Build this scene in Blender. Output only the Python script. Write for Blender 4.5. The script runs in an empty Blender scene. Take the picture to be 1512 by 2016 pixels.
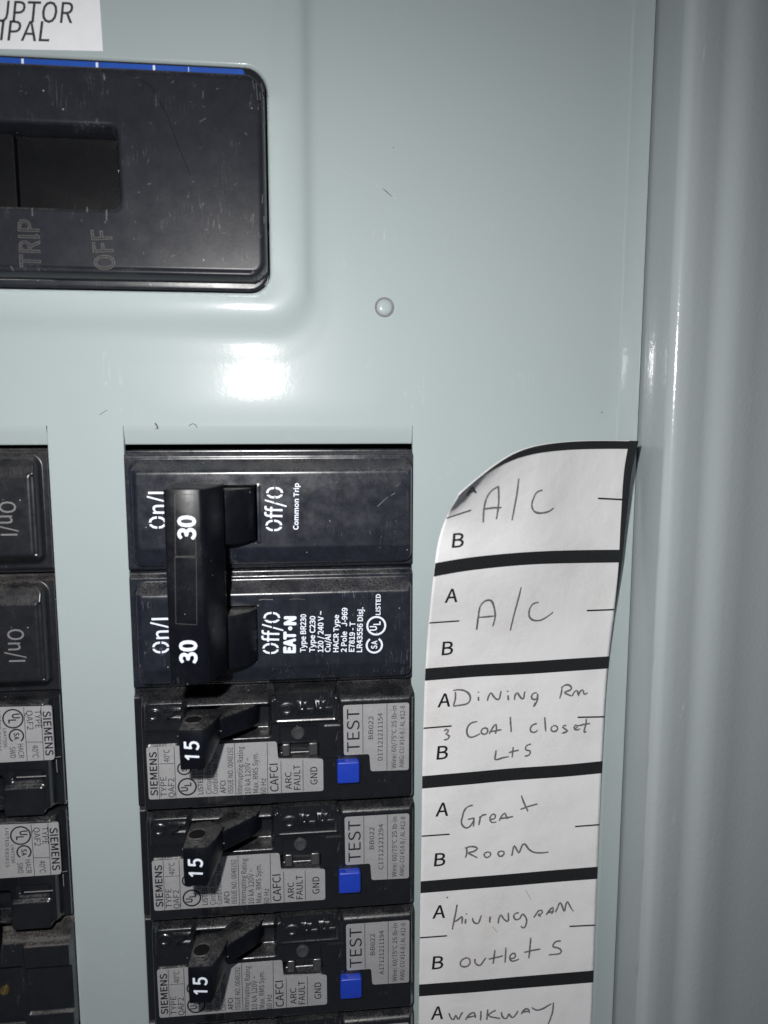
import bpy, bmesh, math, random
import numpy as np
from mathutils import Matrix, Vector
random.seed(7); rng = np.random.default_rng(7)
SC = bpy.context.scene
COL = SC.collection
MM = 0.001

# ------------------------------------------------------------------ camera
# panel axes in millimetres: u right, v up, w out of the cover plate (cover plate face at w = 0)
FPX, CX, CY, HCAM = 1450.0, 756.0, 1008.0, 155.41
def rotvec(a):
    a = np.array(a); th = np.linalg.norm(a); k = a/th
    K = np.array([[0,-k[2],k[1]],[k[2],0,-k[0]],[-k[1],k[0],0]])
    return np.eye(3)+np.sin(th)*K+(1-np.cos(th))*K@K
RC = rotvec([0.1250, 0.1070, 0.0064])            # panel -> camera
def P(x, y, w=0.0):                               # photo pixel -> (u, v) on the plane at height w
    d = np.array([x-CX, -(y-CY), -FPX])@RC
    t = (w-HCAM)/d[2]
    return (float(t*d[0]), float(t*d[1]))
def PROJ(u, v, w):                                # the other way (numpy arrays)
    p = np.stack([u, v, w-HCAM], -1)@RC.T
    return CX+FPX*p[...,0]/-p[...,2], CY-FPX*p[...,1]/-p[...,2]
def W3(u, v, w): return Vector((u*MM, -w*MM, v*MM))

cam = bpy.data.objects.new('camera', bpy.data.cameras.new('camera')); COL.objects.link(cam)
ax = [Vector((RC[i,0], -RC[i,2], RC[i,1])) for i in range(3)]
M = Matrix.Identity(4)
for i in range(3):
    for j in range(3): M[j][i] = ax[i][j]
M.translation = W3(0, 0, HCAM)
cam.matrix_world = M
cd = cam.data
cd.sensor_fit = 'VERTICAL'; cd.sensor_height = 24.0; cd.sensor_width = 18.0
cd.lens = 24.0*FPX/2016.0
cd.clip_start = 0.005; cd.clip_end = 20.0
cd.dof.use_dof = True; cd.dof.focus_distance = 0.163; cd.dof.aperture_fstop = 11.0
SC.camera = cam

# ------------------------------------------------------------------ light: the phone's flash beside the lens, and a dim room
wd = bpy.data.worlds.new('World'); SC.world = wd; wd.use_nodes = True
wd.node_tree.nodes['Background'].inputs[0].default_value = (0.82, 0.91, 1.05, 1)
wd.node_tree.nodes['Background'].inputs[1].default_value = 0.075
fl = bpy.data.lights.new('flash', 'SPOT'); fl.shadow_soft_size = 0.0032
fl.spot_size = math.radians(178); fl.spot_blend = 1.0
fl.energy = 1.6; fl.color = (1.0, 0.985, 0.965)
flo = bpy.data.objects.new('flash', fl); COL.objects.link(flo)
flo.location = W3(-20.0, 25.0, HCAM+0.5)
flo.rotation_euler = (W3(*P(520, 1700), 0.0)-flo.location).to_track_quat('-Z', 'Y').to_euler()
SC.view_settings.view_transform = 'Standard'; SC.view_settings.look = 'None'
SC.view_settings.exposure = 0.0; SC.view_settings.gamma = 1.0; SC.view_settings.use_curve_mapping = False
SC.cycles.max_bounces = 8; SC.cycles.use_denoising = True
SC.cycles.sample_clamp_indirect = 12.0; SC.cycles.blur_glossy = 0.05

# ------------------------------------------------------------------ materials
class NT:
    def __init__(s, name):
        s.m = bpy.data.materials.new(name); s.m.use_nodes = True
        s.t = s.m.node_tree; s.b = s.t.nodes['Principled BSDF']
        s.tc = s.t.nodes.new('ShaderNodeTexCoord').outputs['Object']
    def n(s, typ, ins=None, **kw):
        x = s.t.nodes.new(typ)
        for k, v in kw.items(): setattr(x, k, v)
        for k, v in (ins or {}).items(): s.set(x.inputs[k], v)
        return x
    def set(s, sock, v):
        if isinstance(v, bpy.types.NodeSocket): s.t.links.new(v, sock)
        else: sock.default_value = v
    def noise(s, scale, detail=3, rough=.55, vec=None, dist=0.0):
        return s.n('ShaderNodeTexNoise', {'Vector': vec or s.tc, 'Scale': scale, 'Detail': detail, 'Roughness': rough, 'Distortion': dist}).outputs[0]
    def ramp(s, v, a, b, lo=0.0, hi=1.0):
        return s.n('ShaderNodeMapRange', {'Value': v, 'From Min': a, 'From Max': b, 'To Min': lo, 'To Max': hi}).outputs[0]
    def math(s, op, a, b=0.0):
        x = s.n('ShaderNodeMath', operation=op); s.set(x.inputs[0], a); s.set(x.inputs[1], b); return x.outputs[0]
    def mix(s, f, a, b):
        x = s.n('ShaderNodeMix', data_type='RGBA'); s.set(x.inputs['Factor'], f); s.set(x.inputs['A'], a); s.set(x.inputs['B'], b); return x.outputs['Result']
    def bump(s, h, strength, dist, normal=None):
        x = s.n('ShaderNodeBump', {'Height': h, 'Strength': strength, 'Distance': dist})
        if normal: s.set(x.inputs['Normal'], normal)
        return x.outputs[0]
    def out(s, **kw):
        for k, v in kw.items(): s.set(s.b.inputs[k.replace('_', ' ')], v)
        return s.m

def mapping(t, scale=(1,1,1), rot=(0,0,0)):
    return t.n('ShaderNodeMapping', {'Vector': t.tc, 'Scale': scale, 'Rotation': rot}).outputs[0]
def scratch_mask(t, scale, rot, thin, cover):
    """fine straight scratches: a stretched noise cut to a thin level band, broken up by a second noise"""
    v = mapping(t, (1, 1, .08), (0, rot, 0))
    n = t.noise(scale, 1, .4, v, .4)
    line = t.ramp(t.math('ABSOLUTE', t.math('SUBTRACT', n, .5)), 0, thin, 1, 0)
    brk = t.ramp(t.noise(scale*.10, 3, .6), cover, cover+.06)
    return t.math('MULTIPLY', line, brk)

def make_paint(name, col, rough=.30, peel_=.16, spec=.35, coat=.10):
    t = NT(name)
    peel = t.noise(950, 2, .5)
    wave = t.noise(55, 1, .5)
    fine = t.noise(9000, 2, .6)
    n1 = t.bump(wave, .10, .0006)
    n2 = t.bump(peel, peel_, .00010, n1)
    n3 = t.bump(fine, .04, .00002, n2)
    blot = t.ramp(t.noise(26, 4, .6), .35, .65)
    c = t.mix(t.math('MULTIPLY', blot, .10), (*col, 1), (col[0]*.86, col[1]*.88, col[2]*.92, 1))
    tint = t.ramp(t.noise(160, 3, .6), .4, .7)
    c = t.mix(t.math('MULTIPLY', tint, .10), c, (col[0]*1.04, col[1]*.98, col[2]*1.06, 1))
    speck = t.ramp(t.n('ShaderNodeTexVoronoi', {'Vector': t.tc, 'Scale': 130.0}).outputs['Distance'], .022, .030, 1, 0)
    sp2 = t.math('MULTIPLY', speck, t.ramp(t.noise(60, 1), .60, .62))
    c = t.mix(t.math('MULTIPLY', sp2, .5), c, (.10, .10, .09, 1))
    sc = scratch_mask(t, 700, .6, .010, .62)
    c = t.mix(t.math('MULTIPLY', sc, .28), c, (.75, .78, .78, 1))
    r = t.ramp(t.noise(40, 4, .65), .3, .7, rough-.02, rough+.03)
    return t.out(Base_Color=c, Roughness=r, Normal=n3, Specular_IOR_Level=spec, Coat_Weight=coat, Coat_Roughness=.34, Coat_Normal=n1)

def make_black(name, col=(.011, .012, .016), rough=.34, dust=.6, scr=.35, dustcol=(.20, .185, .16), spec=.5, bumpy=.10, mott=1.5, rv=1.0):
    t = NT(name)
    geo = t.n('ShaderNodeNewGeometry').outputs['Normal']
    up = t.n('ShaderNodeSeparateXYZ', {0: geo}).outputs['Z']
    base = t.mix(t.ramp(t.noise(330, 6, .7), .35, .7), (*col, 1), (col[0]*mott, col[1]*mott, col[2]*mott, 1))
    # grey dust that settled on surfaces facing up, broken by grains
    grain = t.ramp(t.noise(2600, 4, .7), .38, .62)
    drift = t.ramp(t.noise(170, 4, .6), .30, .62)
    d = t.math('MULTIPLY', t.ramp(up, .16, .72), t.math('MULTIPLY', grain, drift))
    c = t.mix(t.math('MULTIPLY', d, dust), base, (*dustcol, 1))
    film = t.math('MULTIPLY', t.ramp(t.noise(70, 5, .7), .45, .75), t.ramp(t.noise(3200, 3, .7), .42, .7))
    c = t.mix(t.math('MULTIPLY', film, .16*dust), c, (*dustcol, 1))
    vor = t.n('ShaderNodeTexVoronoi', {'Vector': t.tc, 'Scale': 620.0})
    lint = t.math('MULTIPLY', t.ramp(vor.outputs['Distance'], .05, .09, 1, 0),
                  t.ramp(t.n('ShaderNodeSeparateXYZ', {0: vor.outputs['Color']}).outputs['X'], .90, .92))
    c = t.mix(t.math('MULTIPLY', lint, .75), c, (.5, .5, .5, 1))
    s1 = scratch_mask(t, 1500, .9, .009, .56); s2 = scratch_mask(t, 1200, -.4, .008, .60)
    s = t.math('MAXIMUM', s1, s2)
    c = t.mix(t.math('MULTIPLY', s, scr), c, (.30, .30, .32, 1))
    r = t.ramp(t.noise(240, 5, .7), .3, .75, rough-.07*rv, rough+.16*rv)
    r = t.math('ADD', r, t.math('MULTIPLY', d, .5))
    n = t.bump(t.noise(1500, 3, .6), bumpy, .00006)
    n = t.bump(t.noise(220, 2, .5), .05, .0003, n)
    return t.out(Base_Color=c, Roughness=r, Normal=n, Specular_IOR_Level=spec)

def make_flat(name, col, rough=.6, spec=.3, var=.08, scale=900, metallic=0.0):
    t = NT(name)
    v = t.ramp(t.noise(scale, 4, .65), .3, .7)
    c = t.mix(t.math('MULTIPLY', v, 1.0), (*col, 1), tuple(x*(1-2*var) for x in col)+(1,))
    return t.out(Base_Color=c, Roughness=rough, Specular_IOR_Level=spec, Metallic=metallic)

def make_paper():
    t = NT('directory_paper')
    fib = t.noise(2200, 5, .7)
    smud = t.math('MULTIPLY', t.ramp(t.noise(75, 4, .65), .45, .8), t.ramp(t.noise(2600, 3, .7), .35, .65))
    c = t.mix(t.math('MULTIPLY', t.ramp(fib, .35, .7), .10), (.745, .742, .755, 1), (.58, .575, .59, 1))
    c = t.mix(t.math('MULTIPLY', smud, .42), c, (.38, .36, .345, 1))
    yel = t.ramp(t.noise(38, 3, .6), .52, .75)
    c = t.mix(t.math('MULTIPLY', yel, .18), c, (.55, .50, .42, 1))
    n = t.bump(fib, .25, .00008)
    n = t.bump(t.noise(120, 3), .35, .0007, n)
    return t.out(Base_Color=c, Roughness=.85, Normal=n, Specular_IOR_Level=.2)

def make_silver():
    t = NT('silver_label')
    g = t.noise(3500, 3, .7); sm = t.ramp(t.noise(210, 4, .6), .35, .7)
    c = t.mix(t.math('MULTIPLY', sm, .35), (.44, .44, .455, 1), (.31, .31, .315, 1))
    c = t.mix(t.math('MULTIPLY', t.ramp(g, .45, .7), .25), c, (.15, .15, .15, 1))
    n = t.bump(g, .12, .00004)
    return t.out(Base_Color=c, Roughness=.42, Metallic=.35, Normal=n, Specular_IOR_Level=.4)

PAINT = make_paint('grey_enamel', (.338, .390, .396), .10, .12, .20, .22)
FRAMEPAINT = make_paint('grey_enamel_frame', (.335, .375, .385), .13, .50, .50, .15)
BLACK = make_black('black_moulded_plastic', (.0085, .0098, .0155), .23, .34, .35, mott=1.8, spec=.6, rv=.8)
BLACK_SAT = make_black('black_satin_plastic', (.012, .0132, .0178), .30, .4, .5, mott=1.35, rv=.35, spec=.28)
BLACK_SIE = make_black('black_ribbed_plastic', (.0065, .007, .009), .19, .14, .22, (.20, .20, .195), bumpy=.12, spec=.8)
BLACK_HANDLE = make_black('black_handle_plastic', (.0032, .0037, .006), .30, .42, .10, (.20, .195, .19), spec=.17)
BLACK_SHADE_SCRATCH = make_black('black_shade_and_scratch', (.002, .0022, .003), .5, .05, .05, spec=.10)  # shade of the deep handle recess put into the colour; also the hairline scratch
DUSTY = make_black('dusty_black_plastic', (.008, .0085, .011), .30, .55, .25, (.16, .14, .12))
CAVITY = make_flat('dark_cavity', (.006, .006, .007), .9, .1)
WHITE_PRINT = make_flat('white_print', (.74, .79, .90), .55, .3, .05)
GREY_PRINT = make_flat('grey_print', (.17, .17, .175), .6, .3, .1)
BLACK_PRINT = make_flat('black_print', (.016, .016, .019), .6, .3, .2)
LABEL_INK = make_flat('label_ink', (.018, .018, .026), .5, .3, .2)
PENCIL = make_flat('pencil_graphite', (.25, .24, .25), .55, .3, .42, 6500)
BAR_INK = make_flat('bar_ink', (.017, .019, .021), .55, .35, .25, 2500)
STICKER = make_flat('white_sticker', (.76, .77, .79), .5, .3, .03, 300)
STICKER_INK = make_flat('sticker_ink', (.045, .045, .05), .6, .3, .15, 2000)
BLUE_STRIP = make_flat('blue_strip', (.012, .075, .40), .45, .4, .08)
BLUE_BUTTON = make_flat('blue_button_plastic', (.012, .045, .42), .38, .5, .07, 500)
CLEAR_GREY = make_flat('smoky_plastic', (.055, .056, .06), .22, .6, .15, 400)
EDGE_GREY = make_flat('scuffed_edge', (.26, .255, .25), .6, .3, .25, 2500)
BRASS = make_flat('brass_screw', (.36, .28, .12), .3, .5, .12, 900, .9)
PAPER = make_paper(); SILVER = make_silver()

# ------------------------------------------------------------------ mesh helpers (everything in u, v, w millimetres)
def sstep(x): x = np.clip(x, 0, 1); return x*x*(3-2*x)
class MB:
    def __init__(s): s.v = []; s.f = []
    def add(s, verts, faces):
        o = len(s.v); s.v += [tuple(map(float, p)) for p in verts]; s.f += [tuple(i+o for i in f) for f in faces]; return s
    def grid(s, A, flip=False):
        n, m = len(A), len(A[0]); vs = [p for r in A for p in r]
        fs = []
        for i in range(n-1):
            for j in range(m-1):
                q = (i*m+j, i*m+j+1, (i+1)*m+j+1, (i+1)*m+j)
                fs.append(q[::-1] if flip else q)
        return s.add(vs, fs)
    def rings(s, R, cap_last=True, cap_first=False):
        n = len(R[0]); vs = [p for r in R for p in r]; fs = []
        for k in range(len(R)-1):
            for i in range(n):
                j = (i+1) % n
                fs.append((k*n+i, k*n+j, (k+1)*n+j, (k+1)*n+i))
        if cap_last: fs.append(tuple((len(R)-1)*n+i for i in range(n)))
        if cap_first: fs.append(tuple(range(n))[::-1])
        return s.add(vs, fs)
    def pad(s, u0, u1, v0, v1, w0, w1, r=1.0, b=.3, draft=0.0):
        """rounded-corner block standing on w0 with a rounded top edge at w1"""
        R = [rrect(u0-draft, u1+draft, v0-draft, v1+draft, r+draft, w0)]
        for k in range(5):
            a = k/4*math.pi/2; ins = b*(1-math.cos(a))
            R.append(rrect(u0+ins, u1-ins, v0+ins, v1-ins, max(r-ins, .02), w1-b+b*math.sin(a)))
        return s.rings(R)
    def prism(s, poly, w0, w1):
        R = [[(u, v, w0) for u, v in poly], [(u, v, w1) for u, v in poly]]
        return s.rings(R)
    def extrude_v(s, prof, v0, v1):
        R = [[(u, v0, w) for u, w in prof], [(u, v1, w) for u, w in prof]]
        return s.rings(R, True, True)
    def build(s, name, mat, parent=None, origin=(0,0,0), bevel=0.0, seg=2, sharp=35, smooth=True):
        me = bpy.data.meshes.new(name)
        me.from_pydata([W3(p[0]-origin[0], p[1]-origin[1], p[2]-origin[2]) for p in s.v], [], s.f)
        if bevel > 0:
            bm = bmesh.new(); bm.from_mesh(me)
            bmesh.ops.remove_doubles(bm, verts=bm.verts, dist=1e-6)
            bmesh.ops.recalc_face_normals(bm, faces=bm.faces)
            ed = [e for e in bm.edges if len(e.link_faces) == 2 and e.calc_face_angle(0) > math.radians(25)]
            bmesh.ops.bevel(bm, geom=ed, offset=bevel*MM, segments=seg, profile=.5, affect='EDGES', clamp_overlap=True)
            bm.to_mesh(me); bm.free()
        me.materials.append(mat)
        if smooth:
            me.polygons.foreach_set('use_smooth', [True]*len(me.polygons)); me.set_sharp_from_angle(angle=math.radians(sharp))
        me.update()
        return link(name, me, parent, origin)
def link(name, me, parent=None, origin=(0,0,0)):
    o = bpy.data.objects.new(name, me); COL.objects.link(o)
    if parent is not None: o.parent = parent
    else: o.location = W3(*origin)
    return o
def rrect(u0, u1, v0, v1, r, w, n=6):
    """counter-clockwise rounded rectangle as n+1 points per corner"""
    out = []
    for cu, cv, a0 in ((u1-r, v1-r, 0), (u0+r, v1-r, 90), (u0+r, v0+r, 180), (u1-r, v0+r, 270)):
        for k in range(n+1):
            a = math.radians(a0+90*k/n); out.append((cu+r*math.cos(a), cv+r*math.sin(a), w))
    return out
def thing(name, label, cat, origin, group=None):
    o = bpy.data.objects.new(name, None); COL.objects.link(o); o.empty_display_size = .01
    o.location = W3(*origin); o['label'] = label; o['category'] = cat
    if group: o['group'] = group
    return o
def tag(o, label, cat, group=None):
    o['label'] = label; o['category'] = cat
    if group: o['group'] = group
    return o
def copy_part(src, parent, name=None):
    c = src.copy(); COL.objects.link(c); c.parent = parent
    if name: c.name = name
    return c

# lettering: font outlines become thin meshes laid on a face
_fc = {}
import os
FONT = None
try:                                              # Blender's own interface typeface, if this build carries it
    FONT = bpy.data.fonts.load(os.path.join(bpy.utils.resource_path('LOCAL'), 'datafiles', 'fonts', 'Noto Sans CJK Regular.woff2'))
except Exception: pass
def glyphs(txt, bold=0.0, shear=0.0, outline=0.0):
    if FONT: txt = txt.replace('I', '\u0399')      # the plain upright bar, without slabs
    k = (txt, bold, shear, outline)
    if k in _fc: return _fc[k]
    c = bpy.data.curves.new('t', 'FONT'); c.body = txt
    if FONT: c.font = FONT
    c.resolution_u = 3; pass
    if outline: c.fill_mode = 'NONE'; c.bevel_depth = outline*CAP/.51; c.bevel_resolution = 1
    o = bpy.data.objects.new('t', c); COL.objects.link(o)
    bpy.context.view_layer.update()
    me = o.evaluated_get(bpy.context.evaluated_depsgraph_get()).to_mesh()
    V = np.array([v.co[:] for v in me.vertices]) if len(me.vertices) else np.zeros((0,3)); F = [tuple(p.vertices) for p in me.polygons]
    bpy.data.objects.remove(o); bpy.data.curves.remove(c)
    if shear and len(V): V[:,0] += V[:,1]*shear
    if bold and len(V):                            # heavier strokes: the outline laid down again round about
        b_ = bold*.75*CAP/.51; n_ = len(V); VV, FF = [], []
        for i_, (dx, dy) in enumerate(((0,0),(b_,0),(-b_,0),(0,b_),(0,-b_),(b_*.7,b_*.7),(-b_*.7,b_*.7),(b_*.7,-b_*.7),(-b_*.7,-b_*.7))):
            VV.append(V+np.array([dx, dy, 0])); FF += [tuple(q+i_*n_ for q in f_) for f_ in F]
        V = np.vstack(VV); V[:,2] = np.repeat(np.arange(9)*.003, n_); F = FF
    _fc[k] = (V, F); return V, F
CAP = .51
CAP = float(glyphs('H')[0][:,1].max())
def text(mb, txt, p0, p1, cap, w, bold=0.0, shear=0.0, ref=None, anchor='start', outline=0.0, relief=0.0):
    """baseline from p0 to p1 (u,v mm), letters cap mm high, laid at height w"""
    V, F = glyphs(txt, bold, shear, outline)
    if not len(V): return
    p0 = np.array(p0); p1 = np.array(p1); L = np.linalg.norm(p1-p0); e1 = (p1-p0)/L; e2 = np.array([-e1[1], e1[0]])
    ref_w = np.ptp(glyphs(ref or txt, bold, shear, outline)[0][:,0])
    sx = L/ref_w; sy = cap/CAP
    x = (V[:,0]-V[:,0].min())*sx
    if anchor == 'end': x = x-x.max()+L
    y = V[:,1]*sy
    q = p0+np.outer(x, e1)+np.outer(y, e2)
    z = w+(V[:,2]*sy if outline else V[:,2])+relief
    mb.add(np.column_stack([q, z]), F)
def stroke(mb, pts, width, w, closed=False):
    """flat ribbon along (u,v) points"""
    p = np.array(pts, float)
    if closed: p = np.vstack([p, p[:1]])
    d = np.gradient(p, axis=0); d /= np.linalg.norm(d, axis=1)[:,None]+1e-9
    n = np.column_stack([-d[:,1], d[:,0]])*width/2
    A = [[(*(a-b), w) for a, b in zip(p, n)], [(*(a+b), w) for a, b in zip(p, n)]]
    mb.grid(A)
def ring(mb, c, r, width, w, a0=0, a1=360, n=28):
    A = []
    for rr in (r+width/2, r-width/2):
        A.append([(c[0]+rr*math.cos(math.radians(a0+(a1-a0)*k/n)), c[1]+rr*math.sin(math.radians(a0+(a1-a0)*k/n)), w) for k in range(n+1)])
    mb.grid(A)

# height-field mouldings
class HF:
    def __init__(s, u0, u1, v0, v1, step, w):
        nu = int(round((u1-u0)/step))+1; nv = int(round((v1-v0)/step))+1
        s.u = np.linspace(u0, u1, nu); s.v = np.linspace(v0, v1, nv)
        s.U, s.V = np.meshgrid(s.u, s.v); s.h = np.full(s.U.shape, float(w))
    def sd(s, u0, u1, v0, v1, r=.6):
        qx = np.abs(s.U-(u0+u1)/2)-(u1-u0)/2+r; qy = np.abs(s.V-(v0+v1)/2)-(v1-v0)/2+r
        return np.hypot(np.maximum(qx, 0), np.maximum(qy, 0))+np.minimum(np.maximum(qx, qy), 0)-r
    def level(s, box, w, r=.6, edge=.4):
        m = sstep(.5-s.sd(*box, r)/edge); s.h = s.h*(1-m)+w*m
    def add(s, box, dw, r=.6, edge=.4):
        s.h += dw*sstep(.5-s.sd(*box, r)/edge)
    def mesh(s, floor=-13.0):
        mb = MB(); A = np.stack([s.U, s.V, s.h], -1)
        mb.grid([list(map(tuple, r)) for r in A])
        for line, fl_ in ((A[0], False), (A[-1], True), (A[:,0], True), (A[:,-1], False)):
            mb.grid([[(a, b, floor) for a, b, c in line], list(map(tuple, line))], fl_)
        return mb
def box(x0, y0, x1, y1, w):
    """photo rectangle (left, top, right, bottom) -> (u0,u1,v0,v1) on plane w, axis-aligned"""
    a = P(x0, y0, w); b = P(x1, y1, w); c = P(x0, y1, w); d = P(x1, y0, w)
    return ((a[0]+c[0])/2, (b[0]+d[0])/2, (b[1]+c[1])/2, (a[1]+d[1])/2)

# ------------------------------------------------------------------ main dimensions
UL, UR = -36.8, 23.0                     # right-hand breaker opening
ULL = P(108, 1100)[0]                    # right side of the left-hand opening
VTAB = P(520, 838)[1]; VOP = P(520, 875)[1]
USEAM = 73.0; UBEND = 67.6
VTOP, VBOT, UFAR = 150.0, -215.0, -190.0
ULOPL = ULL-(UR-UL)
PITCH = 25.4

# ------------------------------------------------------------------ panel cover (dead front)
cover = thing('panel_cover', 'grey enamelled steel cover plate with openings for the breakers', 'panel cover', (0, 0, 0))
HR, HB = P(527, 350, 1.8)[0], P(300, 572, 1.8)[1]          # main breaker opening: right side and bottom
HLft, HT = -2*47-HR-6, P(440, 130, 1.8)[1]
mb = MB()
RG = [(0,0,4.0,-.4),(.02,.02,4.0,.75),(.14,.14,4.1,1.35),(.40,.40,4.3,1.70),(.85,.8,4.7,1.8),(5.0,2.2,6.2,1.8),(5.7,3.1,6.5,1.76),(6.4,4.1,6.9,1.64),
      (7.0,5.1,7.3,1.42),(7.5,5.9,7.7,1.13),(8.0,6.7,8.1,.80),(8.5,7.5,8.5,.52),(9.0,8.3,8.9,.31),(9.5,9.2,9.4,.19),(10.0,10.2,9.8,.128),(10.5,11.3,10.2,.090),(11.0,12.2,10.6,.060),(11.5,13.0,11.0,.032),(12.0,13.7,11.4,.009),(13.2,14.2,12,0.0),(14.0,14.6,.02,0.0)]
R = []
for dr, db, r, w in RG:
    R.append(rrect(HLft-dr, HR+dr, HB-db, HT+(db if dr < 1 else 55+db), r, w, 12))
mb.rings(R[::-1], cap_last=False)
EU0, EU1, EV0, EV1 = HLft-14.0, HR+14.0, HB-14.6, HT+69.6
ub = sorted([UFAR, ULOPL, ULL, UL, UR, EU0, EU1, UBEND]); vb = sorted([VBOT, VTAB, EV0, EV1, VTOP])
for i in range(len(ub)-1):
    for j in range(len(vb)-1):
        cu, cv = (ub[i]+ub[i+1])/2, (vb[j]+vb[j+1])/2
        if EU0 < cu < EU1 and EV0 < cv < EV1: continue
        if cv < VTAB and (UL < cu < UR or ULOPL < cu < ULL): continue
        if UL <= ub[i] and ub[i+1] <= UR+.01 and VTAB-.01 <= vb[j] and vb[j+1] <= EV0+.01:      # the sheet swells a little above the bent tab
            gu = np.linspace(ub[i], ub[i+1], 16); gv = np.linspace(vb[j], vb[j+1], 40)
            def swell(a, b):
                k_ = (b-VTAB)/(EV0-VTAB); e_ = float(sstep((a-UL)/9)*sstep((UR-a)/9))
                return e_*.13*math.sin(math.pi*max(k_, 0)**.72)**2
            mb.grid([[(a, b, swell(a, b)) for a in gu] for b in gv]); continue
        mb.add([(ub[i],vb[j],0),(ub[i+1],vb[j],0),(ub[i+1],vb[j+1],0),(ub[i],vb[j+1],0)], [(0,1,2,3)])
# folded edge strip at the right: a crease, a shallow face and a thin rolled lip
prof = [(UBEND,0),(UBEND+.25,.03),(UBEND+.5,.08),(UBEND+.8,.05),(UBEND+1.2,-.02),(USEAM-1.0,-.07),(USEAM-.85,-.05),(USEAM-.6,-.02),(USEAM-.42,-.06),(USEAM-.32,-.4),(USEAM-.30,-2.5)]
vv = np.linspace(VBOT, VTOP, 30)
mb.grid([[(u, v, w) for u, w in prof] for v in vv])
# rolled edges of the openings
for ue, sgn in ((UL, 1), (UR, -1), (ULL, -1), (ULOPL, 1)):
    pr = [(ue, 0), (ue+sgn*.10, -.03), (ue+sgn*.18, -.14), (ue+sgn*.2, -.35), (ue+sgn*.2, -1.4)]
    mb.grid([[(u, v, w) for u, w in pr] for v in (VBOT, VOP+.2, VTAB)], sgn < 0)
mb.build('cover_sheet', PAINT, cover, sharp=50)
for a, b in ((UL, UR), (ULOPL, ULL)):                       # bent tabs at the head of each opening
    t = MB(); A = []
    for vq, wq in ((VTAB, -.01), (VTAB-.5, -.05), (VTAB-1.2, -.22), (VOP+.35, -1.05), (VOP+.12, -1.15), (VOP, -1.32), (VOP+.02, -1.75), (VOP+.9, -1.9)):
        A.append([(a+.26, vq, wq), ((a+b)/2, vq, wq), (b-.26, vq, wq)])
    t.grid(A, True)
    t.build('bent_tab', PAINT, cover, sharp=60)
# rivet: low dome in a fine ring
rc = P(757, 605); t = MB()
rr_ = lambda r, w, n=32: [(rc[0]+r*math.cos(2*math.pi*k/n), rc[1]+r*math.sin(2*math.pi*k/n), w) for k in range(n)]
t.rings([rr_(1.62,.015), rr_(1.60,.25), rr_(1.45,.42), rr_(1.15,.55), rr_(.8,.62), rr_(.4,.65), rr_(.1,.655)])
rv = t.build('rivet', PAINT, cover)
t = MB(); t.rings([rr_(2.02,.004), rr_(1.86,.14), rr_(1.72,.12), rr_(1.66,.02)], cap_last=False); t.build('rivet_ring', make_flat('rivet_gap', (.20,.19,.185), .5), rv)
# scratches and marks worn into the enamel, and one pale line by the embossed step
def px_stroke(mb, pts, width, w=.012):
    stroke(mb, [P(x, y, w) for x, y in pts], width, w)
PALE = make_flat('pale_scratch_and_line', (.47,.53,.53), .5, .4, .25, 3000); SCUFF = make_flat('dark_scuff', (.07,.07,.075), .6)
for pts, wd_ in (([(688,332),(705,343),(722,352)],.10),([(738,362),(756,374),(772,386),(783,392)],.22),([(748,366),(764,380),(776,391)],.12),
                 ([(660,322),(676,336),(690,343)],.08),([(905,889),(893,908),(884,926),(877,946)],.10),([(911,900),(899,915),(888,930)],.08),([(897,884),(890,901),(884,915)],.07),
                 ([(830,952),(836,944),(842,938)],.16),([(868,938),(861,955),(858,972)],.08),([(731,703),(727,716),(720,728)],.16),
                 ([(905,560),(907,590),(905,612)],.07),([(922,570),(924,600),(921,618)],.07),([(935,575),(936,598)],.06),([(672,196),(688,200)],.09),
                 ([(614,60),(616,180),(613,300)],.05)):  # thin pale line running beside the embossed step
    t = MB(); px_stroke(t, pts, wd_); t.build('scratch_and_line', PALE, cover)
t = MB()
for pts, wd_ in (([(305,833),(309,838),(311,844)],.32),([(306,844),(310,844)],.14),([(372,838),(379,834),(385,836),(388,842)],.16),([(385,832),(386,824)],.07),
                 ([(196,817),(203,812),(211,807)],.10),([(1184,811),(1186,813)],.22),([(774,290),(776,291)],.16)):
    t = MB(); px_stroke(t, pts, wd_, .014); t.build('dark_mark', SCUFF, cover)

# ------------------------------------------------------------------ frame at the right
frame = thing('enclosure_surround', 'rolled grey steel frame running down the right side of the cover plate', 'enclosure', (USEAM, 0, 0))
pf = [(USEAM-.02,-6),(USEAM+.02,-1.2),(USEAM+.03,0),(USEAM+.16,3.6),(USEAM+.29,7.2),(USEAM+.40,10.1)]
u, w = pf[-1]
def run(deg0, deg1, length, n):
    global u, w
    for k in range(n):
        a = math.radians(deg0+(deg1-deg0)*(k+.5)/n); u += length/n*math.cos(a); w += length/n*math.sin(a); pf.append((u, w))
run(88, 4, 3.1, 20); run(4, -12, 2.4, 8); run(-12, -15, 3.4, 6); run(-15, 9, 2.6, 10); run(9, 10, 1.2, 3); run(10, -12, 3.4, 14); run(-12, -20, 4.5, 8); run(-20, -8, 8, 6); run(-12, 0, 30, 5)
mb = MB(); vv = np.linspace(VBOT, VTOP, 60)
mb.grid([[(a, v, b) for a, b in pf] for v in vv])
mb.build('frame_moulding', FRAMEPAINT, frame, (USEAM, 0, 0), sharp=60)
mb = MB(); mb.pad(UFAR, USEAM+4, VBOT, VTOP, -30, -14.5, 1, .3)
mb.build('back_box', CAVITY, frame, (USEAM, 0, 0))

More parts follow.
